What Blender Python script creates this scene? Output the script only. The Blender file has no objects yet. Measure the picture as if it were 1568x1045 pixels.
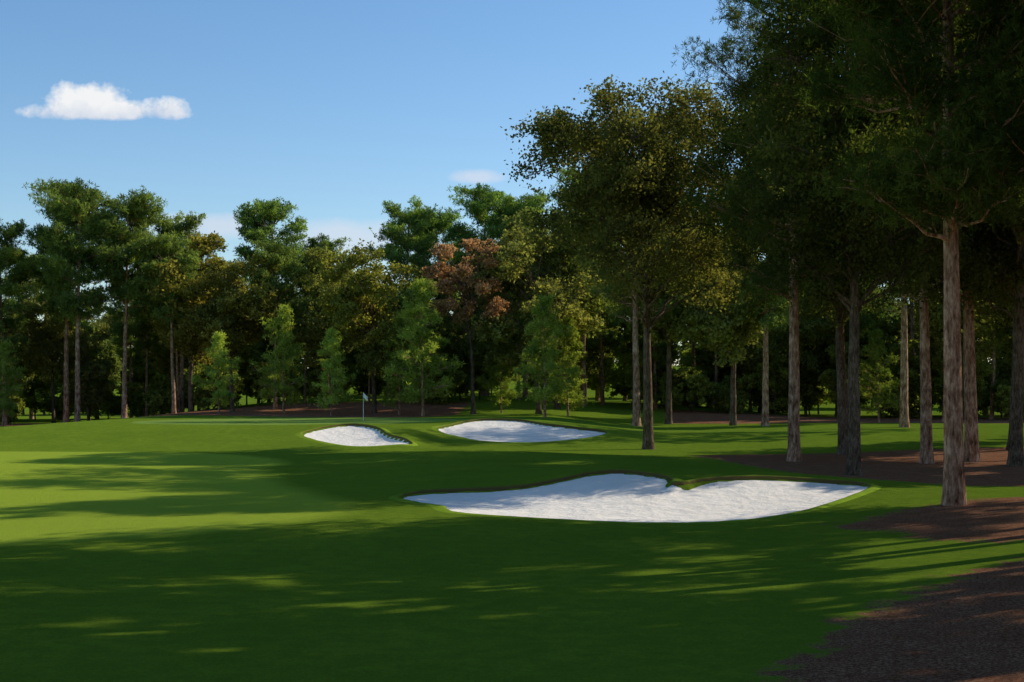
import bpy, math, numpy as np
from mathutils import Vector
scene = bpy.context.scene
rad = math.radians

# ------------------------------------------------------------------ helpers
def sm(a, b, t):
    t = np.clip((np.asarray(t, float) - a) / (b - a), 0, 1)
    return t * t * (3 - 2 * t)

def quads_mesh(name, V, F, mat, attrs=None, smooth=False):
    V = np.ascontiguousarray(V, dtype=np.float32); F = np.ascontiguousarray(F, dtype=np.int32)
    me = bpy.data.meshes.new(name)
    me.vertices.add(len(V)); me.vertices.foreach_set('co', V.ravel())
    me.loops.add(F.size); me.loops.foreach_set('vertex_index', F.ravel())
    me.polygons.add(len(F)); me.polygons.foreach_set('loop_start', np.arange(0, F.size, 4, dtype=np.int32))
    me.update(calc_edges=True)
    me.polygons.foreach_set('use_smooth', np.full(len(F), smooth))
    if attrs:
        for k, (dom, arr) in attrs.items():
            a = me.attributes.new(k, 'FLOAT', dom)
            a.data.foreach_set('value', np.ascontiguousarray(arr, dtype=np.float32))
    me.materials.append(mat)
    return me

def merged(pair):
    """wood + foliage meshes as one mesh with two materials (for the background forest)"""
    Vs = []; Fs = []; off = 0; mi = []; tn = []
    for k, me in enumerate(pair):
        V = np.empty(len(me.vertices) * 3, np.float32); me.vertices.foreach_get('co', V)
        F = np.empty(len(me.loops), np.int32); me.loops.foreach_get('vertex_index', F)
        Vs.append(V.reshape(-1, 3)); Fs.append(F.reshape(-1, 4) + off); off += len(me.vertices)
        mi.append(np.full(len(me.polygons), k, np.int32))
        t = np.zeros(len(me.polygons), np.float32)
        if 'tone' in me.attributes: me.attributes['tone'].data.foreach_get('value', t)
        tn.append(t)
    m = quads_mesh('forest_tree', np.concatenate(Vs), np.concatenate(Fs), pair[0].materials[0], {'tone': ('FACE', np.concatenate(tn))})
    m.materials.append(pair[1].materials[0]); m.polygons.foreach_set('material_index', np.concatenate(mi)); return m

class NT:
    def __init__(s, tree): s.t = tree; s.n = tree.nodes; s.l = tree.links
    def add(s, typ, inp=None, **kw):
        n = s.n.new(typ)
        for k, v in kw.items(): setattr(n, k, v)
        if inp:
            for k, v in inp.items():
                if isinstance(v, bpy.types.NodeSocket): s.l.new(v, n.inputs[k])
                else: n.inputs[k].default_value = v
        return n
    def math(s, op, a, b=0.0, clamp=False):
        n = s.add('ShaderNodeMath', {0: a, 1: b}, operation=op); n.use_clamp = clamp
        return n.outputs[0]
    def mix(s, f, a, b, bt='MIX'):
        n = s.add('ShaderNodeMix', data_type='RGBA', blend_type=bt)
        for i, v in ((0, f), (6, a), (7, b)):
            if isinstance(v, bpy.types.NodeSocket): s.l.new(v, n.inputs[i])
            else: n.inputs[i].default_value = v if i == 0 else (*v, 1.0)
        return n.outputs[2]
    def ramp(s, f, stops):
        n = s.add('ShaderNodeValToRGB', {0: f}); e = n.color_ramp.elements
        while len(e) < len(stops): e.new(0.5)
        for el, (p, c) in zip(e, stops):
            el.position = p; el.color = (*c, 1) if len(c) == 3 else c
        return n.outputs[0]
    def noise(s, vec, scale, detail=3, rough=0.55):
        d = {'Scale': scale, 'Detail': detail, 'Roughness': rough}
        if vec is not None: d['Vector'] = vec
        return s.add('ShaderNodeTexNoise', d).outputs[0]

def new_mat(name):
    m = bpy.data.materials.new(name); m.use_nodes = True
    m.node_tree.nodes.clear()
    nt = NT(m.node_tree); out = nt.add('ShaderNodeOutputMaterial')
    return m, nt, out

# ------------------------------------------------------------------ terrain
def H(x, y):
    x = np.asarray(x, float); y = np.asarray(y, float)
    near = 1 - sm(60, 110, y)
    z = 0.12 * np.sin(x * .23 + 1 + y * .05) * np.sin(y * .19 + .6) * near + .08 * np.sin(x * .09 + y * .13)*near
    y0 = 80 + 6 * sm(-7, -4, x)
    z = z + 1.15 * sm(0, 1, (y - y0) / 15.) * sm(-48, -31, x) * (1 - .62 * sm(2, 12, x)) 
    z = z + .28 * np.exp(-((x + .5) / 4.5) ** 2 - ((y - 102) / 4.) ** 2)
    z = z + .15 * np.exp(-((x + 10.5) / 3.5) ** 2 - ((y - 94) / 3.) ** 2)
    a = .18 + .36 * np.exp(-((x - 3.5) / 2.4) ** 2) + .17 * np.exp(-((x - 8.2) / 2.6) ** 2)
    a = a * sm(-9, -3, x) * (1 - sm(12, 18, x))
    s = np.where(y < 49.5, 5., 8.)
    z = z + a * np.exp(-((y - 49.5) / s) ** 2)
    z = z + (1.7 * sm(-40, -18, x) * (1 - sm(14, 34, x)) + .1) * sm(124, 168, y)
    z = z + .35 * sm(5, 15, x) * (1 - sm(30, 48, y))
    z = z + .25 * sm(14, 30, x) * sm(45, 60, y)
    z = z + .45 * np.exp(-((x + 24) / 14) ** 2 - ((y - 58) / 4.5) ** 2)
    z = z + .50 * np.exp(-((x + 1) / 7) ** 2 - ((y - 72) / 4.5) ** 2) - .38 * np.exp(-((x + 12) / 8) ** 2 - ((y - 70) / 5.) ** 2)
    z = z - .18 * np.exp(-((y - 31) / 4.5) ** 2) * (1 - sm(0, 9, x))
    z = z + 9.0 * sm(195, 330, y) * (1 - sm(500, 900, y))
    return z

def smooth_closed(P, n):
    P = np.array(P, float); m = len(P); out = []
    for i in range(m):
        p0, p1, p2, p3 = P[i - 1], P[i], P[(i + 1) % m], P[(i + 2) % m]
        for t in np.linspace(0, 1, n, endpoint=False):
            out.append(.5 * ((2 * p1) + (-p0 + p2) * t + (2 * p0 - 5 * p1 + 4 * p2 - p3) * t * t + (-p0 + 3 * p1 - 3 * p2 + p3) * t ** 3))
    return np.array(out)

def inside(P, x, y):
    r = np.zeros(x.shape, bool); n = len(P); j = n - 1
    for i in range(n):
        xi, yi = P[i]; xj, yj = P[j]
        c = ((yi > y) != (yj > y)) & (x < (xj - xi) * (y - yi) / (yj - yi + 1e-12) + xi)
        r ^= c; j = i
    return r

def sdist(P, x, y):
    d = np.full(x.shape, 1e9); n = len(P)
    for i in range(n):
        a = P[i - 1]; b = P[i]; e = b - a; L = e @ e + 1e-9
        t = np.clip(((x - a[0]) * e[0] + (y - a[1]) * e[1]) / L, 0, 1)
        d = np.minimum(d, (x - a[0] - t * e[0]) ** 2 + (y - a[1] - t * e[1]) ** 2)
    d = np.sqrt(d)
    return np.where(inside(P, x, y), d, -d)

bunkers = [
 dict(o=[(-3.6,45),(-3.1,46.4),(-1.81,47),(-.09,47.3),(1.23,48),(2.6,48.8),(3.73,49),(4.8,48.5),(5.4,47.9),(5.3,47.0),(5.6,46.9),(6.15,47.6),(6.9,48.2),(8.15,48.5),(10.38,48.5),(12.0,47.7),(10.87,45),(8.4,41.2),(6.2,39.2),(3.8,38.4),(1.18,38.9),(-1.5,40.2),(-2.15,42.3),(-3.0,43.6)], c=(4.0,43.6), lip=.11, bowl=.16),
 dict(o=[(-13.2,89),(-12.7,91),(-11.6,92.5),(-10.2,93),(-8.6,91.5),(-7.56,88.5),(-6.0,86),(-7.1,84.5),(-9.2,84),(-11.4,86)], c=(-9.7,88.3), lip=.12, bowl=.25),
 dict(o=[(-5.06,95),(-3.8,99),(-2.04,101),(.73,100),(2.5,98),(4.5,97),(6.4,96),(4.9,92.5),(1.49,90),(-1.83,90.5),(-3.8,93)], c=(0.2,95), lip=.12, bowl=.25)]
for b in bunkers: b['P'] = smooth_closed(b['o'], 8)

# ground sheet
def axis(segs):
    out = []
    for a, b, s in segs: out += list(np.arange(a, b, s))
    return out
xs = np.array(sorted(set([-4000,-2500,-1500,-900,-600,-400,-280,-200,-150,-120,-100] + axis([(-85,-20,1.0),(-20,16,.3),(16,60,.8),(60,100,3)]) + [100,130,170,230,320,500,800,1300,2200,4000])))
ys = np.array(sorted(set([-1500,-700,-300,-150,-100,-70] + axis([(-50,8,2.),(8,56,.3),(56,106,.4),(106,200,1.5)]) + [200,215,240,280,350,500,800,1300,2200,4000])))
X, Y = np.meshgrid(xs, ys)
Z = H(X, Y)
for b in bunkers:
    d = sdist(b['P'], X, Y)
    Z = Z - .45 * sm(.05, .6, d)
straw_polys = [
 [(2.0,14),(3.1,17.2),(3.9,19),(4.8,21.2),(6.1,23.1),(7.3,25.0),(8.7,26.6),(11,28.2),(16,29.2),(45,30),(45,-30),(3,-30),(1.6,8)],
 [(8.0,36.6),(9.2,38.4),(11.0,40.6),(13.4,42.6),(15.5,44),(22,45.5),(50,46),(50,31),(20,30.8),(12.5,30.8),(9.9,31.6),(9.2,33.2),(9.3,35)],
 [(9.9,76),(10.0,70),(11.2,60),(12.0,53),(16,50.6),(19,51),(60,52),(60,80),(29,80.5),(18,79)],
 [(-300,125),(-60,128),(-45,130),(-30,131),(-18,125),(-9,123),(-5,130),(-4,150),(-20,150),(-300,148)],
 [(16,150),(14,129),(30,123),(60,119),(110,111),(300,100),(300,145),(60,145)]]
S = np.full(X.shape, -1e3)
for p in straw_polys:
    S = np.maximum(S, sdist(smooth_closed(p, 3) if abs(p[0][0]) < 12 else np.array(p, float), X, Y))
S = np.clip(S, -6, 6)
G = sdist(smooth_closed([(-27,101),(-20,97),(-12,97.5),(-4,104),(-2,112),(-8,120),(-20,121),(-28,112)], 6), X, Y)
G = np.clip(G, -6, 6)
Wf = sdist(smooth_closed([(-60,34),(-20,32),(-8,34),(-4,40),(-6,48),(-10,60),(-12,74),(-26,80),(-60,76)], 6), X, Y)
Wf = np.clip(Wf, -6, 6)
nx, ny = len(xs), len(ys)
idx = np.arange(nx * ny).reshape(ny, nx)
F = np.stack([idx[:-1, :-1], idx[:-1, 1:], idx[1:, 1:], idx[1:, :-1]], -1).reshape(-1, 4)

def grass_color(nt, pos):
    big = nt.noise(pos, .35, 3); mid = nt.noise(pos, 2.3, 5, .65)
    fine = nt.noise(pos, 20, 5, .8)
    c = nt.mix(nt.ramp(big, [(.35, (0,0,0)), (.65, (1,1,1))]), (.24,.345,.026), (.33,.435,.036))
    c = nt.mix(nt.ramp(mid, [(.3, (0,0,0)), (.7, (1,1,1))]), c, (.175,.275,.025))
    c = nt.mix(nt.ramp(fine, [(.3, (0,0,0)), (.75, (.9,.9,.9))]), c, (.085,.145,.016))
    return c, fine, mid

mg, nt, out = new_mat('grass_and_pine_straw')
geo = nt.add('ShaderNodeNewGeometry'); pos = geo.outputs['Position']
gc, fine, mid = grass_color(nt, pos)
ga = nt.add('ShaderNodeAttribute', attribute_name='green').outputs['Fac']
gc = nt.mix(nt.math('MULTIPLY', nt.math('MULTIPLY', ga, 3.0, True), .6), gc, (.28,.40,.09))
fw = nt.add('ShaderNodeAttribute', attribute_name='fair').outputs['Fac']
gc = nt.mix(nt.math('MULTIPLY', nt.math('MULTIPLY', fw, .8, True), .6), gc, (.47,.58,.06))
sa = nt.add('ShaderNodeAttribute', attribute_name='straw').outputs['Fac']
en = nt.noise(pos, 1.3, 6, .7)
f = nt.math('ADD', sa, nt.math('MULTIPLY', nt.math('SUBTRACT', en, .5), 3.2))
f = nt.ramp(nt.math('MULTIPLY', f, 2.5), [(0, (0,0,0)), (1, (1,1,1))])
sn = nt.noise(pos, 22, 6, .85); sn2 = nt.noise(pos, 1.1, 4)
sc = nt.ramp(sn, [(.38, (.05,.02,.01)), (.5, (.30,.13,.065)), (.62, (.68,.39,.24))])
sc = nt.mix(nt.ramp(sn2, [(.35, (0,0,0)), (.7, (.5,.5,.5))]), sc, (.19,.07,.035))
col = nt.mix(f, gc, sc)
hgt = nt.mix(f, fine, sn)
bump = nt.add('ShaderNodeBump', {'Strength': .85, 'Distance': .08, 'Height': hgt})
p = nt.add('ShaderNodeBsdfDiffuse', {'Color': col, 'Roughness': .6, 'Normal': bump.outputs[0]})
nt.l.new(p.outputs[0], out.inputs[0])

me = quads_mesh('ground', np.stack([X, Y, Z], -1).reshape(-1, 3), F, mg,
   {'straw': ('POINT', S.ravel()), 'green': ('POINT', G.ravel()), 'fair': ('POINT', Wf.ravel())}, True)
ground = bpy.data.objects.new('ground', me); scene.collection.objects.link(ground)

# sand
msand, nt, out = new_mat('bunker_sand')
pos = nt.add('ShaderNodeNewGeometry').outputs['Position']
n1 = nt.noise(pos, .8, 4); n2 = nt.noise(pos, 22, 5, .7); n3 = nt.noise(pos, 1.5, 4, .6)
c = nt.mix(nt.ramp(n1, [(.3, (0,0,0)), (.7, (1,1,1))]), (.95,.88,.79), (.88,.81,.72))
c = nt.mix(nt.math('MULTIPLY', n2, .25), c, (.70,.63,.55))
hh = nt.math('ADD', nt.math('MULTIPLY', n2, .14), n3)
bump = nt.add('ShaderNodeBump', {'Strength': .6, 'Distance': .25, 'Height': hh})
p = nt.add('ShaderNodeBsdfDiffuse', {'Color': c, 'Roughness': .3, 'Normal': bump.outputs[0]})
nt.l.new(p.outputs[0], out.inputs[0])
mlip, nt, out = new_mat('bunker_lip_turf')
pos = nt.add('ShaderNodeNewGeometry').outputs['Position']
gc, fine, mid = grass_color(nt, pos)
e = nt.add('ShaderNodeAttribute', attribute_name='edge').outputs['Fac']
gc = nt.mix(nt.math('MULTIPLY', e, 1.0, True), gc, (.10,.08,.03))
p = nt.add('ShaderNodeBsdfDiffuse', {'Color': gc})
nt.l.new(p.outputs[0], out.inputs[0])
rng0 = np.random.default_rng(5)
for b in bunkers:
    P = b['P']; n = len(P); c = np.array(b['c'])
    rings = [0, .03, .08, .15, .25, .38, .52, .68, .84, 1.0]
    V = []
    for t in rings:
        Q = P + (c - P) * t
        z = H(Q[:, 0], Q[:, 1]) - .04 - b['bowl'] * math.sin(min(t / .5, 1) * math.pi / 2)
        V.append(np.column_stack([Q, z]))
    V = np.concatenate(V); F = []
    for r in range(len(rings) - 1):
        i = np.arange(n); j = (i + 1) % n
        F.append(np.stack([r*n+i, r*n+j, (r+1)*n+j, (r+1)*n+i], -1))
    me = quads_mesh('sand', V, np.concatenate(F), msand, None, True)
    e = bpy.data.objects.new('sand_bunker', None); scene.collection.objects.link(e)
    o = bpy.data.objects.new('sand', me); scene.collection.objects.link(o); o.parent = e
    T = np.roll(P, -1, 0) - np.roll(P, 1, 0); T /= np.linalg.norm(T, axis=1)[:, None]
    N = np.stack([-T[:, 1], T[:, 0]], -1)
    if ((P + N * .05 - c) ** 2).sum() < ((P - c) ** 2).sum(): N = -N
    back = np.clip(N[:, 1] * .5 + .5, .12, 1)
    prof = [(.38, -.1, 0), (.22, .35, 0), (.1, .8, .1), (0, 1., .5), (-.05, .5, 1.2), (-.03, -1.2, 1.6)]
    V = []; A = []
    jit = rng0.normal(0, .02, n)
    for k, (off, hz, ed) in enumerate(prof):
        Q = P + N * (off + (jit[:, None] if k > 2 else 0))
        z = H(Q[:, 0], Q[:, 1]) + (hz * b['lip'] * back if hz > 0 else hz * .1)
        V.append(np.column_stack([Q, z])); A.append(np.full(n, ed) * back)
    F = []
    for r in range(len(prof) - 1):
        i = np.arange(n); j = (i + 1) % n
        F.append(np.stack([r*n+i, r*n+j, (r+1)*n+j, (r+1)*n+i], -1))
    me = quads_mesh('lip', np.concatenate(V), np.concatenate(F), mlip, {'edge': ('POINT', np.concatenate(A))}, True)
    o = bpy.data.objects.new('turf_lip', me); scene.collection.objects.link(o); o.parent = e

# ------------------------------------------------------------------ tree materials
def leaf_mat(name, dark, light, trans, tw=.3):
    m, nt, out = new_mat(name)
    t = nt.add('ShaderNodeAttribute', attribute_name='tone').outputs['Fac']
    oi = nt.add('ShaderNodeObjectInfo')
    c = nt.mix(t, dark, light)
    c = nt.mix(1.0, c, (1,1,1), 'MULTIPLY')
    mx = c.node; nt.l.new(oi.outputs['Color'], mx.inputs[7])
    d = nt.add('ShaderNodeBsdfDiffuse', {'Color': c})
    tcol = nt.mix(1.0, c, trans, 'MULTIPLY')
    tr = nt.add('ShaderNodeBsdfTranslucent', {'Color': tcol})
    ms = nt.add('ShaderNodeMixShader', {0: tw, 1: d.outputs[0], 2: tr.outputs[0]})
    nt.l.new(ms.outputs[0], out.inputs[0]); return m
m_oak = leaf_mat('oak_leaves', (.10,.118,.04), (.36,.36,.105), (1.8,1.72,.8), .42)
m_pine = leaf_mat('pine_needles', (.08,.118,.045), (.285,.34,.095), (1.78,1.78,.8), .38)
m_young = leaf_mat('young_pine_needles', (.17,.25,.055), (.44,.51,.11), (1.75,1.7,.7), .45)
m_rust = leaf_mat('rusty_leaves', (.24,.145,.08), (.56,.36,.19), (1.5,1.3,.9), .38)
def bark_mat(name, a, b, sc):
    m, nt, out = new_mat(name)
    tc = nt.add('ShaderNodeTexCoord').outputs['Object']
    mp = nt.add('ShaderNodeMapping', {'Vector': tc, 'Scale': (1, 1, .3)}).outputs[0]
    n = nt.noise(mp, sc, 6, .75); n2 = nt.noise(tc, 1.3, 3)
    f = nt.math('ADD', nt.math('MULTIPLY', n, .75), nt.math('MULTIPLY', n2, .3))
    c = nt.ramp(f, [(.38, tuple(k * .2 for k in a)), (.5, a), (.66, b)])
    bp = nt.add('ShaderNodeBump', {'Strength': 1.0, 'Distance': .08, 'Height': n})
    p = nt.add('ShaderNodeBsdfDiffuse', {'Color': c, 'Normal': bp.outputs[0]})
    nt.l.new(p.outputs[0], out.inputs[0]); return m
m_pbark = bark_mat('pine_bark', (.29,.155,.095), (.68,.45,.31), 8)
m_obark = bark_mat('oak_bark', (.11,.075,.05), (.26,.19,.14), 11)

# ------------------------------------------------------------------ tree builders
class Wood:
    def __init__(s): s.V = []; s.F = []; s.n = 0
    def tube(s, P, R, k=7, flare=None):
        P = np.array(P, float); m = len(P)
        T = np.gradient(P, axis=0); T /= np.linalg.norm(T, axis=1)[:, None] + 1e-9
        ref = np.array([1., 0, 0]) if abs(T[0][2]) > .7 else np.array([0, 0, 1.])
        U = np.cross(T, ref); U /= np.linalg.norm(U, axis=1)[:, None] + 1e-9
        W = np.cross(T, U); a = np.arange(k) * 2 * np.pi / k
        R = np.array(R, float)[:, None, None]
        V = P[:, None] + R * (np.cos(a)[None, :, None] * U[:, None] + np.sin(a)[None, :, None] * W[:, None])
        i = np.arange(k); j = (i + 1) % k; F = []
        for r in range(m - 1): F.append(np.stack([r*k+i, r*k+j, (r+1)*k+j, (r+1)*k+i], -1))
        s.V.append(V.reshape(-1, 3)); s.F.append(np.concatenate(F) + s.n); s.n += m * k
    def limb(s, rng, a, b, r0, r1, m=6, sag=.1, k=5, wob=.06):
        a = np.array(a, float); b = np.array(b, float); L = np.linalg.norm(b - a)
        t = np.linspace(0, 1, m)[:, None]
        P = a + (b - a) * t; P[:, 2] += sag * L * np.sin(t[:, 0] * np.pi)
        P[1:-1] += rng.normal(0, wob * L * .5, (m - 2, 3))
        s.tube(P, r0 + (r1 - r0) * t[:, 0] ** .8, k); return P
    def mesh(s, name, mat): return quads_mesh(name, np.concatenate(s.V), np.concatenate(s.F), mat, None, True)

def leaf_quads(rng, C, N, L, Wd, T=None):
    n = len(C)
    if T is None:
        T = rng.normal(size=(n, 3)); 
    T = T / (np.linalg.norm(T, axis=1)[:, None] + 1e-9)
    B = np.cross(N, T); B /= np.linalg.norm(B, axis=1)[:, None] + 1e-9
    L = L * rng.uniform(.7, 1.3, n)[:, None]; W = Wd * rng.uniform(.7, 1.3, n)[:, None]
    V = np.stack([C - T * L * .5, C + B * W * .5, C + T * L * .5, C - B * W * .5], 1)
    return V.reshape(-1, 3), np.arange(n * 4).reshape(n, 4)

def unit(rng, n, zb=0.):
    v = rng.normal(size=(n, 3)); v[:, 2] += zb
    return v / np.linalg.norm(v, axis=1)[:, None]

def trunk_path(rng, h, r0, r1, lean=.03, m=12, flare=1.5):
    t = np.linspace(0, 1, m); w = np.cumsum(rng.normal(0, lean * h / m, (m, 2)), 0); w -= w[0]
    d = rng.normal(0, lean, 2) * h
    P = np.column_stack([w[:, 0] + d[0] * t, w[:, 1] + d[1] * t, t * h])
    z0 = np.array([0, .012, .035]) * h
    extra = np.column_stack([np.interp(z0, P[:, 2], P[:, 0]), np.interp(z0, P[:, 2], P[:, 1]), z0])
    P = np.concatenate([extra, P[1:]]); tt = P[:, 2] / h
    R = r0 + (r1 - r0) * tt ** .9
    R[0] *= flare; R[1] *= 1 + (flare - 1) * .45; R[2] *= 1 + (flare - 1) * .12
    P[0, 2] -= .3
    return P, R

def make_oak(name, seed, Ht, R, cb, tr, lobes, clumps, leaves, ls, lr=(.2,.34), lean=.03, mat=None, fill=.3, top=.55, lowt=.8):
    rng = np.random.default_rng(seed); w = Wood()
    cz = (Ht + cb) / 2; rz = (Ht - cb) / 2
    th = cb + .55 * (Ht - cb)
    P, Rd = trunk_path(rng, th, tr, tr * .3, lean, 12)
    w.tube(P, Rd, 12)
    Cs = []; tn = []
    for i in range(lobes):
        d = unit(rng, 1)[0]
        f = rng.uniform(.55, .92) if i > lobes * fill else rng.uniform(.1, .6)
        k = 1 / max(np.hypot(d[0], d[1]) ** 3 + abs(d[2]) ** 3, .3) ** (1/3)
        c = np.array([d[0] * R * f * k, d[1] * R * f * k, cz + d[2] * rz * f * k])
        r = R * rng.uniform(*lr)
        c[2] = np.clip(c[2], cb + r * .35, Ht - r * .6)
        u = (c[2] - cb) / (Ht - cb)
        if u < .3: c[:2] *= lowt + u * (1 - lowt) / .3
        if u > .65: c[:2] *= 1 - (u - .65) * top
        c[:2] += P[-1, :2] * .6
        za = max(cb * .75, min(th * .97, c[2] - rng.uniform(.25, .6) * np.hypot(c[0], c[1]) - 1))
        a = [np.interp(za, P[:, 2], P[:, k2]) for k2 in range(3)]
        ra = np.interp(za, P[:, 2], Rd) * rng.uniform(.3, .6)
        w.limb(rng, a, c, ra, .03, 7, .06)
        n = rng.poisson(clumps * (r / (R * .27)) ** 2) + 3
        dd = unit(rng, n, .35); q = c + dd * (r * rng.uniform(.45, 1.05, n) ** .7)[:, None] * np.array([1, 1, .72])
        for k2 in range(0, n, 5): w.limb(rng, c, q[k2], .035, .012, 4, .03, 4)
        lobe_tone = .12 * rng.normal()
        Cs.append(q); tn.append(np.clip(rng.normal(.42, .18, n) + lobe_tone, 0, 1))
    Q = np.concatenate(Cs); tq = np.concatenate(tn)
    cnt = rng.integers(int(leaves * .5), int(leaves * 1.5), len(Q))
    Lc = np.repeat(Q, cnt, 0); tl = np.repeat(tq, cnt)
    cr = np.repeat(R * rng.uniform(.05, .105, len(Q)), cnt)
    off = rng.normal(size=Lc.shape) * np.array([.62, .62, .4]) * cr[:, None]
    Nn = unit(rng, len(Lc), .9)
    V, F = leaf_quads(rng, Lc + off, Nn, ls, ls * .72)
    tl = np.clip(tl + rng.normal(0, .12, len(tl)), 0, 1)
    return w.mesh(name + '_wood', m_obark), quads_mesh(name + '_leaves', V, F, mat or m_oak, {'tone': ('FACE', tl)})

def needles(rng, Q, tq, cr, tufts, per, L, W, flat=.45, mat=None, name='n'):
    cnt = rng.integers(int(tufts * .6), int(tufts * 1.4) + 1, len(Q))
    Tc = np.repeat(Q, cnt, 0); tt = np.repeat(tq, cnt)
    rr = np.repeat(cr, cnt)
    Tc = Tc + rng.normal(size=Tc.shape) * np.array([.6, .6, flat * .8]) * rr[:, None]
    Nc = np.repeat(Tc, per, 0); tn = np.repeat(tt, per)
    D = unit(rng, len(Nc), .45)
    Cn = Nc + D * L * .5
    Nn = np.cross(D, unit(rng, len(Nc))); 
    V, F = leaf_quads(rng, Cn, Nn, L, W, D)
    tn = np.clip(tn + rng.normal(0, .12, len(tn)), 0, 1)
    return quads_mesh(name, V, F, mat or m_pine, {'tone': ('FACE', tn)})

def make_pine(name, seed, Ht, R, cb, tr, limbs, cl, tufts, per, L, W, young=False, lean=.02, mat=None, rnd=.75, cs=1.0, low=.55, tv=.15):
    rng = np.random.default_rng(seed); w = Wood()
    P, Rd = trunk_path(rng, Ht * .97, tr, tr * (.1 if young else .22), lean, 14, 1.35)
    w.tube(P, Rd, 12)
    Q = []; tq = []; cr = []
    for i in range(limbs):
        u = (i + rng.uniform(0, 1)) / limbs
        z = cb + (Ht * .97 - cb) * u
        if young: prof = (1 - u) ** .75 * (.6 + .4 * min(1, u / .2)) + .06
        else: prof = (low + (1 - low) / .45 * u if u < .45 else 1.0 - ((u - .45) / .6) ** 2 * rnd)
        ln = R * prof * rng.uniform(.65, 1.12) * (1 if not young else rng.uniform(.6, 1.25))
        az = rng.uniform(0, 2 * np.pi) if not young else i * 2.4 + rng.uniform(-.6, .6)
        el = rad(rng.uniform(0, 22) + (30 * u if not young else 34 * u - 4))
        a = np.array([np.interp(z, P[:, 2], P[:, k]) for k in range(3)])
        b = a + ln * np.array([math.cos(az) * math.cos(el), math.sin(az) * math.cos(el), math.sin(el)])
        ra = np.interp(z, P[:, 2], Rd) * (.28 if young else .38)
        LP = w.limb(rng, a, b, ra, .015, 7, -.03 if not young else .02, 5, .05)
        n = max(3, int(cl * ln / R + rng.integers(0, 3)))
        ts = rng.uniform(.25 if young else .32, 1.05, n)
        side = rng.normal(0, .16 if not young else .11, n) * ln
        perp = np.array([-math.sin(az), math.cos(az), 0])
        tone = rng.normal(.45, tv)
        for t, s in zip(ts, side):
            c = a + (b - a) * t + perp * s * (.4 + t); c[2] += abs(rng.normal(0, .06 * R)) 
            Q.append(c); tq.append(tone + rng.normal(0, tv)); cr.append(R * rng.uniform(.09, .17) * cs * (1 if not young else .9))
            if abs(s) > .1 * ln or rng.random() < .3: w.limb(rng, a + (b - a) * max(.2, t - .25), c, .03, .01, 4, 0, 4)
    for k in range(4 if not young else 2):
        Q.append(P[-1] + rng.normal(0, .05 * R, 3)); tq.append(.6); cr.append(R * .12)
    lv = needles(rng, np.array(Q), np.array(tq), np.array(cr), tufts, per, L, W, .5, mat, name + '_needles')
    return w.mesh(name + '_wood', m_pbark), lv

OakN = [make_oak('oakn%d' % i, 11 + i, 25, 7.2, 7.0, .37, 60, 36, 40, .19, lean=.02) for i in range(2)]
OakHero = make_oak('oakhero', 33, 22.2, 8.0, 8.6, .33, 78, 34, 38, .22, lr=(.15,.26), lean=.012, lowt=.97)
PineN = [make_pine('pinen%d' % i, 41 + i, 26, 6.2, 8.5, .34, 46, 12, 16, 12, .30, .036, lean=.012) for i in range(2)]
PineA = make_pine('pinea', 47, 23, 6.2, 7.6, .34, 66, 17, 22, 12, .26, .036, lean=.008, cs=.95, low=.7, tv=.24)
PineS = [make_pine('pines%d' % i, 51 + i, 27, 4.6, 11 - i, .32, 20, 7, 18, 10, .36, .07, lean=.012, cs=.7) for i in range(3)]
OakF = [make_oak('oakf%d' % i, 61 + i, 20, 6.2, c, .3, 42, 26, 22, .34) for i, c in enumerate((5.5, 7.0, 3.6))]
OakL = [make_oak('oakl%d' % i, 71 + i, 16, 5.0, 1.8, .2, 38, 20, 20, .40, lean=.05) for i in range(2)]
PineF = [make_pine('pinef%d' % i, 81 + i, 25, 5.2, c, .33, 46, 13, 10, 8, .46, .10, rnd=.5, cs=1.0, tv=.2) for i, c in enumerate((11, 13, 9))]
PineY = [make_pine('piney%d' % i, 91 + i, 9, 3.4, .9, .11, 30, 8, 8, 8, .34, .065, True, mat=m_young) for i in range(3)]
Rust = make_oak('rust', 101, 19, 4.8, 8, .26, 40, 20, 24, .28, lr=(.14,.24), mat=m_rust)
Bush = [make_oak('bush%d' % i, 111 + i, 4.5, 3.0, .1, .06, 18, 18, 18, .30, lr=(.3,.45)) for i in range(2)]
MG = {}
def place(kind, pair, x, y, s=1.0, rot=None, tint=(1,1,1), parent=None, sz=None, tilt=(0, 0), idx=0):
    rr = np.random.default_rng(int(abs(x * 131 + y * 977)) + 7)
    rot = rr.uniform(0, 6.28) if rot is None else rot
    z = float(H(x, y)) - .05
    if parent is None:
        e = bpy.data.objects.new(kind, None); scene.collection.objects.link(e)
        e.location = (x, y, z); e.rotation_euler = (tilt[0], tilt[1], rot); e.scale = (s, s, sz or s)
        objs = [bpy.data.objects.new('trunk_and_limbs', pair[0]), bpy.data.objects.new('foliage', pair[1])]
        for o in objs: scene.collection.objects.link(o); o.parent = e
    else:
        k = pair[1].name
        if k not in MG: MG[k] = merged(pair)
        o = bpy.data.objects.new(kind, MG[k]); objs = [o]
        scene.collection.objects.link(o); o.parent = parent
        o.location = (x, y, z); o.rotation_euler = (tilt[0], tilt[1], rot); o.scale = (s, s, sz or s)
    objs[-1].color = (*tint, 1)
    return objs

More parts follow.
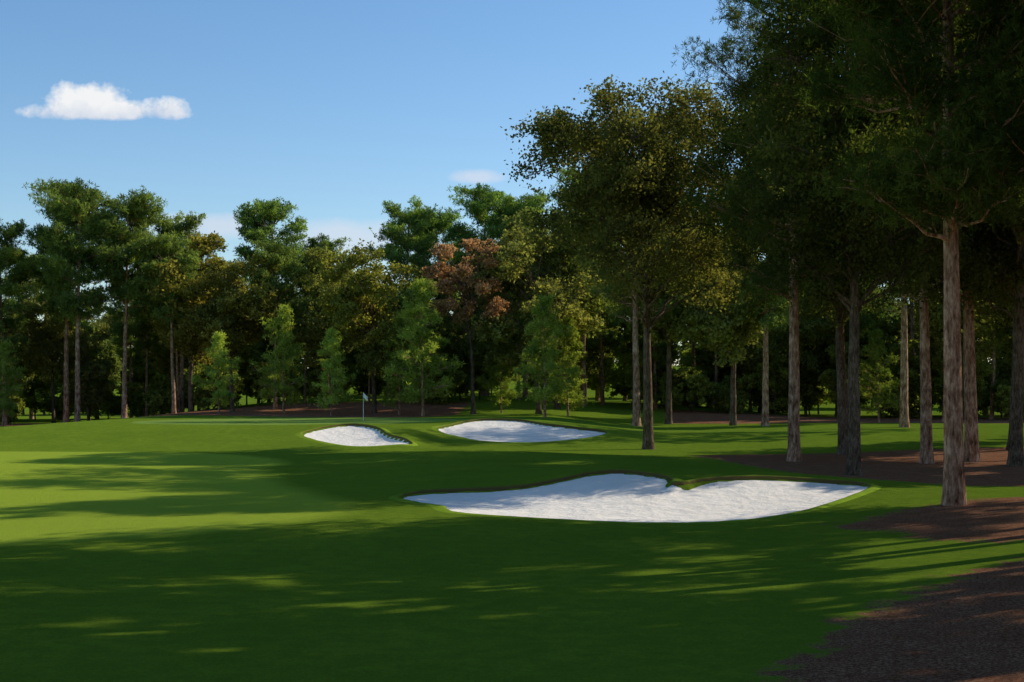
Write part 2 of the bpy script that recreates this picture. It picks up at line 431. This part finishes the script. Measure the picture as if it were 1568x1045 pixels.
DK = (.34, .37, .33)
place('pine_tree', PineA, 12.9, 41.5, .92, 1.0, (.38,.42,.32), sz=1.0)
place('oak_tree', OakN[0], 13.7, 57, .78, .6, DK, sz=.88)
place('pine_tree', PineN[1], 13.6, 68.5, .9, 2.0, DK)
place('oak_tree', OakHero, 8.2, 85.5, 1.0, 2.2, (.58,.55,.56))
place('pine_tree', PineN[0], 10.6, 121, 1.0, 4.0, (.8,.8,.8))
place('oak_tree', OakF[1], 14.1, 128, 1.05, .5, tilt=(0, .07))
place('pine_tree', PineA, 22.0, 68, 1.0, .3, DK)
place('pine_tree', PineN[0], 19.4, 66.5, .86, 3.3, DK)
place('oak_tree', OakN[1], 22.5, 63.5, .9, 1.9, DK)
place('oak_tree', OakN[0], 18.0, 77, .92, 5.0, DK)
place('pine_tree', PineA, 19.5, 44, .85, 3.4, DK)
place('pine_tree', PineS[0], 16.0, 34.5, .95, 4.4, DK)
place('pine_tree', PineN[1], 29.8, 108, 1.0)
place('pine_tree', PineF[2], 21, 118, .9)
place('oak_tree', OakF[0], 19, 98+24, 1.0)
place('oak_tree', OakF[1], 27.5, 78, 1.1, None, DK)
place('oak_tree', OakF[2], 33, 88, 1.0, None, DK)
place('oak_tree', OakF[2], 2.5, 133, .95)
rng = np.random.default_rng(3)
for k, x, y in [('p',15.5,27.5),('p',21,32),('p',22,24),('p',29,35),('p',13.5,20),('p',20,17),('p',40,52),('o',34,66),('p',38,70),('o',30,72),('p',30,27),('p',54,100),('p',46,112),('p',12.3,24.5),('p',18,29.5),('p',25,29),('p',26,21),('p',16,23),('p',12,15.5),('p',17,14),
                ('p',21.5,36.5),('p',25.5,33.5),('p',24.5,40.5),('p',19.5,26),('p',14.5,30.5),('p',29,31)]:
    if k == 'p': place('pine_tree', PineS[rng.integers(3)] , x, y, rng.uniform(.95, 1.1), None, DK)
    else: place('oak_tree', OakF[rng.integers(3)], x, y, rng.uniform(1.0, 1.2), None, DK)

for kind, m, h0, x, y, h, tint in [
  ('pine_tree', PineF[0], 25, -42.8, 140, 22.8, (.8,.85,.78)), ('pine_tree', PineF[1], 25, -38.6, 141.5, 21.5, (.8,.85,.78)),
  ('pine_tree', PineF[2], 25, -51.0, 143, 19.5, (.8,.85,.78)), ('pine_tree', PineF[0], 25, -45.8, 146, 23.5, (.8,.85,.78)), ('pine_tree', PineF[2], 25, -36.0, 155, 20.5, (.95,.97,.85)),
  ('oak_tree', OakF[0], 20, -32.5, 144, 18.5, (.98,.87,.70)), ('oak_tree', OakF[1], 20, -27.5, 140, 15.5, (.98,.87,.70)),
  ('pine_tree', PineF[1], 25, -26.0, 158, 21.5, (.85,1.0,.9)), ('pine_tree', PineF[0], 25, -21.5, 163, 17.5, (.9,1.0,.9)),
  ('oak_tree', OakF[2], 20, -13.0, 134, 16.8, (.98,.95,.72)), ('oak_tree', OakF[0], 20, -18.5, 142, 16, (.85,.88,.8)),
  ('pine_tree', PineF[2], 25, -12.2, 163, 21.0, (.9,1.05,.9)), ('pine_tree', PineF[0], 25, -3.4, 165, 23.3, (.85,1.05,.9)),
  ('pine_tree', PineF[1], 25, -8.3, 168, 21.0, (.85,1.05,.9)), ('pine_tree', PineF[1], 25, 1.5, 160, 22.0, (.9,1.05,.9)),
  ('cypress_tree', Rust, 19, -3.6, 132, 17.0, (1.1,1.05,1)), ('oak_tree', OakF[1], 20, 4.5, 142, 20, (.8,.9,.8)),
  ('pine_tree', PineF[0], 25, 7.5, 150, 24, (.9,1,.9)),
  ('pine_tree', PineF[1], 25, -33.5, 141, 17.0, (.85,.9,.8)), ('pine_tree', PineF[0], 25, -23.5, 141, 16, (.85,.9,.8)),
  ('pine_tree', PineF[1], 25, 26.2, 133, 22, (.7,.75,.7)), ('pine_tree', PineF[1], 25, 39, 128, 22, (.7,.75,.7))]:
    place(kind, m, x, y, h / h0, None, tint)
for x, y, h, tn in [(-27.2,132,7.4,1.1),(-16.4,129,7.8,1.1),(-21.5,134,10,.9),(-8.0,128,12,.9),(-10.4,131,9,.8),(2.9,125,10.5,.9),(5.2,132,9,.7),(-49,137,8,.8),(32,124,8,.5),(-1.0,134,7,.7)]:
    place('young_pine_tree', PineY[int(abs(x * 7)) % 3], x, y, h / 9, None, (tn, tn, tn))

bf = bpy.data.objects.new('background_forest', None); scene.collection.objects.link(bf)
rng = np.random.default_rng(8)
def top_at(x):
    return np.interp(x, [-90,-52,-45,-36,-28,-12,0,12,30,100], [18,17,17,15,13.5,13,16,20,22,22])
for y0, dx, sc in [(152, 5.8, .82), (163, 5.6, .97), (176, 6.0, 1.05)]:
    x = -80 + rng.uniform(0, 4)
    while x < 90:
        y = y0 + rng.uniform(-3.5, 3.5)
        if x > 24: y -= min(16, (x - 24) * .8)
        if x < -48: y -= min(14, (-48 - x) * .7)
        h = top_at(x) * sc * rng.uniform(.75, 1.05); k = rng.random()
        tint = tuple(np.array([rng.uniform(.75, 1.1), rng.uniform(.9, 1.05), rng.uniform(.8, 1)]) * rng.uniform(.8, 1.1))
        if k < .35: place('oak', OakF[rng.integers(3)], x, y, h / 20, None, tint, bf)
        elif k < .5: place('understory_oak', OakL[rng.integers(2)], x, y, h * .8 / 16, None, tint, bf)
        else: place('pine', PineF[rng.integers(3)], x, y, min(1, h * 1.12 / 25), None, tint, bf)
        x += dx * rng.uniform(.6, 1.3)
for y0, dx in [(149, 6.5), (158, 4.2), (170, 4.6)]:
    x = -80
    while x < 90:
        y = y0 + rng.uniform(-3, 3)
        if x > 24: y -= min(16, (x - 24) * .8)
        if x < -48: y -= min(14, (-48 - x) * .7)
        if not (-2 < x < 12 and y < 166):
            if rng.random() < .55: place('understory_oak', OakL[rng.integers(2)], x, y + 2, rng.uniform(.35, .6), None, (1.0,1.1,.85), bf)
            else: place('bush', Bush[rng.integers(2)], x, y, rng.uniform(.6, 1.2), None, (1.0,1.1,.85), bf)
        x += dx * rng.uniform(.6, 1.4)
x = -110
while x < 120:
    place('understory_oak', OakL[rng.integers(2)], x, 203 + rng.uniform(-6, 6), rng.uniform(.75, 1.0), None, (.9,1.0,.9), bf)
    x += 5.0 * rng.uniform(.7, 1.2)
for x, y, s in [(16, 152, .75), (31, 150, .8), (36.5, 151, .85), (44, 150, .8), (25, 156, .8)]:
    place('understory_oak', OakL[1], x, y, s, None, (.85,.95,.8), bf)

# ------------------------------------------------------------------ flag
fm, nt, out = new_mat('flag_cloth')
nt.l.new(nt.add('ShaderNodeBsdfPrincipled', {'Base Color': (.75,.76,.78,1), 'Roughness': .8}).outputs[0], out.inputs[0])
e = bpy.data.objects.new('golf_flag', None); scene.collection.objects.link(e); e.location = (-11.5, 110, float(H(-11.5, 110)))
w = Wood(); w.tube([(0,0,-.1),(0,0,1),(0,0,2.2)], [.02,.018,.014], 8)
o = bpy.data.objects.new('flagstick', w.mesh('stick', fm)); scene.collection.objects.link(o); o.parent = e
u, v = np.meshgrid(np.linspace(0, 1, 12), np.linspace(0, 1, 6))
V = np.stack([.02 + u * .30, .07 * np.sin(u * 7) * u, 2.15 - v * .34 - u * .30], -1).reshape(-1, 3)
i2 = np.arange(72).reshape(6, 12)
o = bpy.data.objects.new('flag', quads_mesh('flag', V, np.stack([i2[:-1,:-1], i2[:-1,1:], i2[1:,1:], i2[1:,:-1]], -1).reshape(-1, 4), fm, None, True))
scene.collection.objects.link(o); o.parent = e

# ------------------------------------------------------------------ light and sky
EL, AZ = 34.0, 62.0
wd = bpy.data.worlds.new('World'); scene.world = wd; wd.use_nodes = True
wd.node_tree.nodes.clear(); nt = NT(wd.node_tree)
out = nt.add('ShaderNodeOutputWorld')
sky = nt.add('ShaderNodeTexSky', sky_type='NISHITA', sun_disc=False)
sky.sun_elevation = rad(EL); sky.sun_rotation = rad(AZ); sky.air_density = 1.0; sky.dust_density = .3; sky.ozone_density = 3.0
tc = nt.add('ShaderNodeTexCoord').outputs['Generated']
sp = nt.add('ShaderNodeSeparateXYZ', {0: tc})
yy = nt.math('MAXIMUM', sp.outputs[1], .01)
u = nt.math('DIVIDE', sp.outputs[0], yy); v = nt.math('DIVIDE', sp.outputs[2], yy)
cv = nt.add('ShaderNodeCombineXYZ', {0: u, 1: v, 2: 0.0}).outputs[0]
ns = nt.noise(cv, 42, 6, .6); ns2 = nt.noise(cv, 34, 5, .6)
def blob(u0, a, v0, bt, bb):
    du = nt.math('DIVIDE', nt.math('SUBTRACT', u, u0), a)
    dv = nt.math('SUBTRACT', v, v0)
    up = nt.math('DIVIDE', nt.math('MAXIMUM', dv, 0.0), bt); dn = nt.math('DIVIDE', nt.math('MINIMUM', dv, 0.0), bb)
    r = nt.math('ADD', nt.math('MULTIPLY', du, du), nt.math('ADD', nt.math('MULTIPLY', up, up), nt.math('MULTIPLY', dn, dn)))
    return nt.math('SUBTRACT', 1.0, r)
d = nt.math('MAXIMUM', blob(-.300, .034, .198, .025, .007), blob(-.292, .064, .196, .011, .006))
d = nt.math('MAXIMUM', d, blob(-.245, .022, .196, .013, .006))
d = nt.math('ADD', d, nt.math('MULTIPLY', nt.math('SUBTRACT', ns, .5), 2.6))
m1 = nt.ramp(d, [(.12, (0,0,0)), (.75, (1,1,1))])
faint = nt.math('MAXIMUM', nt.math('MAXIMUM', blob(-.115, .06, .108, .016, .02), blob(-.215, .05, .117, .010, .012)), blob(-.024, .024, .1505, .0065, .005))
faint = nt.math('ADD', faint, nt.math('MULTIPLY', nt.math('SUBTRACT', ns2, .45), 1.5))
m2 = nt.math('MULTIPLY', nt.ramp(faint, [(.1, (0,0,0)), (1., (1,1,1))]), .6)
shade = nt.ramp(nt.math('ADD', nt.math('DIVIDE', nt.math('SUBTRACT', v, .188), .03), nt.math('MULTIPLY', nt.math('SUBTRACT', ns, .5), 1.2)), [(.0, (3.9,4.4,5.3)), (.6, (6.0,6.1,6.2))])
hs = nt.add('ShaderNodeHueSaturation', {'Saturation': 1.16, 'Value': .95, 'Color': sky.outputs[0]})
c = nt.mix(m2, hs.outputs[0], (4.9,5.1,5.7))
c = nt.mix(m1, c, (8,8,8)); nt.l.new(shade, c.node.inputs[7])
bg = nt.add('ShaderNodeBackground', {'Color': c, 'Strength': .148})
nt.l.new(bg.outputs[0], out.inputs[0])
sun = bpy.data.lights.new('sun', 'SUN'); sun.energy = 5.0; sun.angle = rad(.45); sun.color = (1, .92, .76)
so = bpy.data.objects.new('sun', sun); scene.collection.objects.link(so)
Sd = Vector((math.sin(rad(AZ)) * math.cos(rad(EL)), math.cos(rad(AZ)) * math.cos(rad(EL)), math.sin(rad(EL))))
so.rotation_euler = Sd.to_track_quat('Z', 'Y').to_euler(); so.location = (60, 40, 60)

# ------------------------------------------------------------------ camera
cam = bpy.data.cameras.new('camera'); cam.sensor_width = 36; cam.lens = 50; cam.shift_y = 77.5 / 1568; cam.clip_end = 6000
co = bpy.data.objects.new('camera', cam); scene.collection.objects.link(co)
co.location = (0, 0, 3.4); co.rotation_euler = (rad(90), 0, 0); scene.camera = co
scene.view_settings.view_transform = 'Standard'; scene.view_settings.look = 'None'; scene.view_settings.exposure = 0
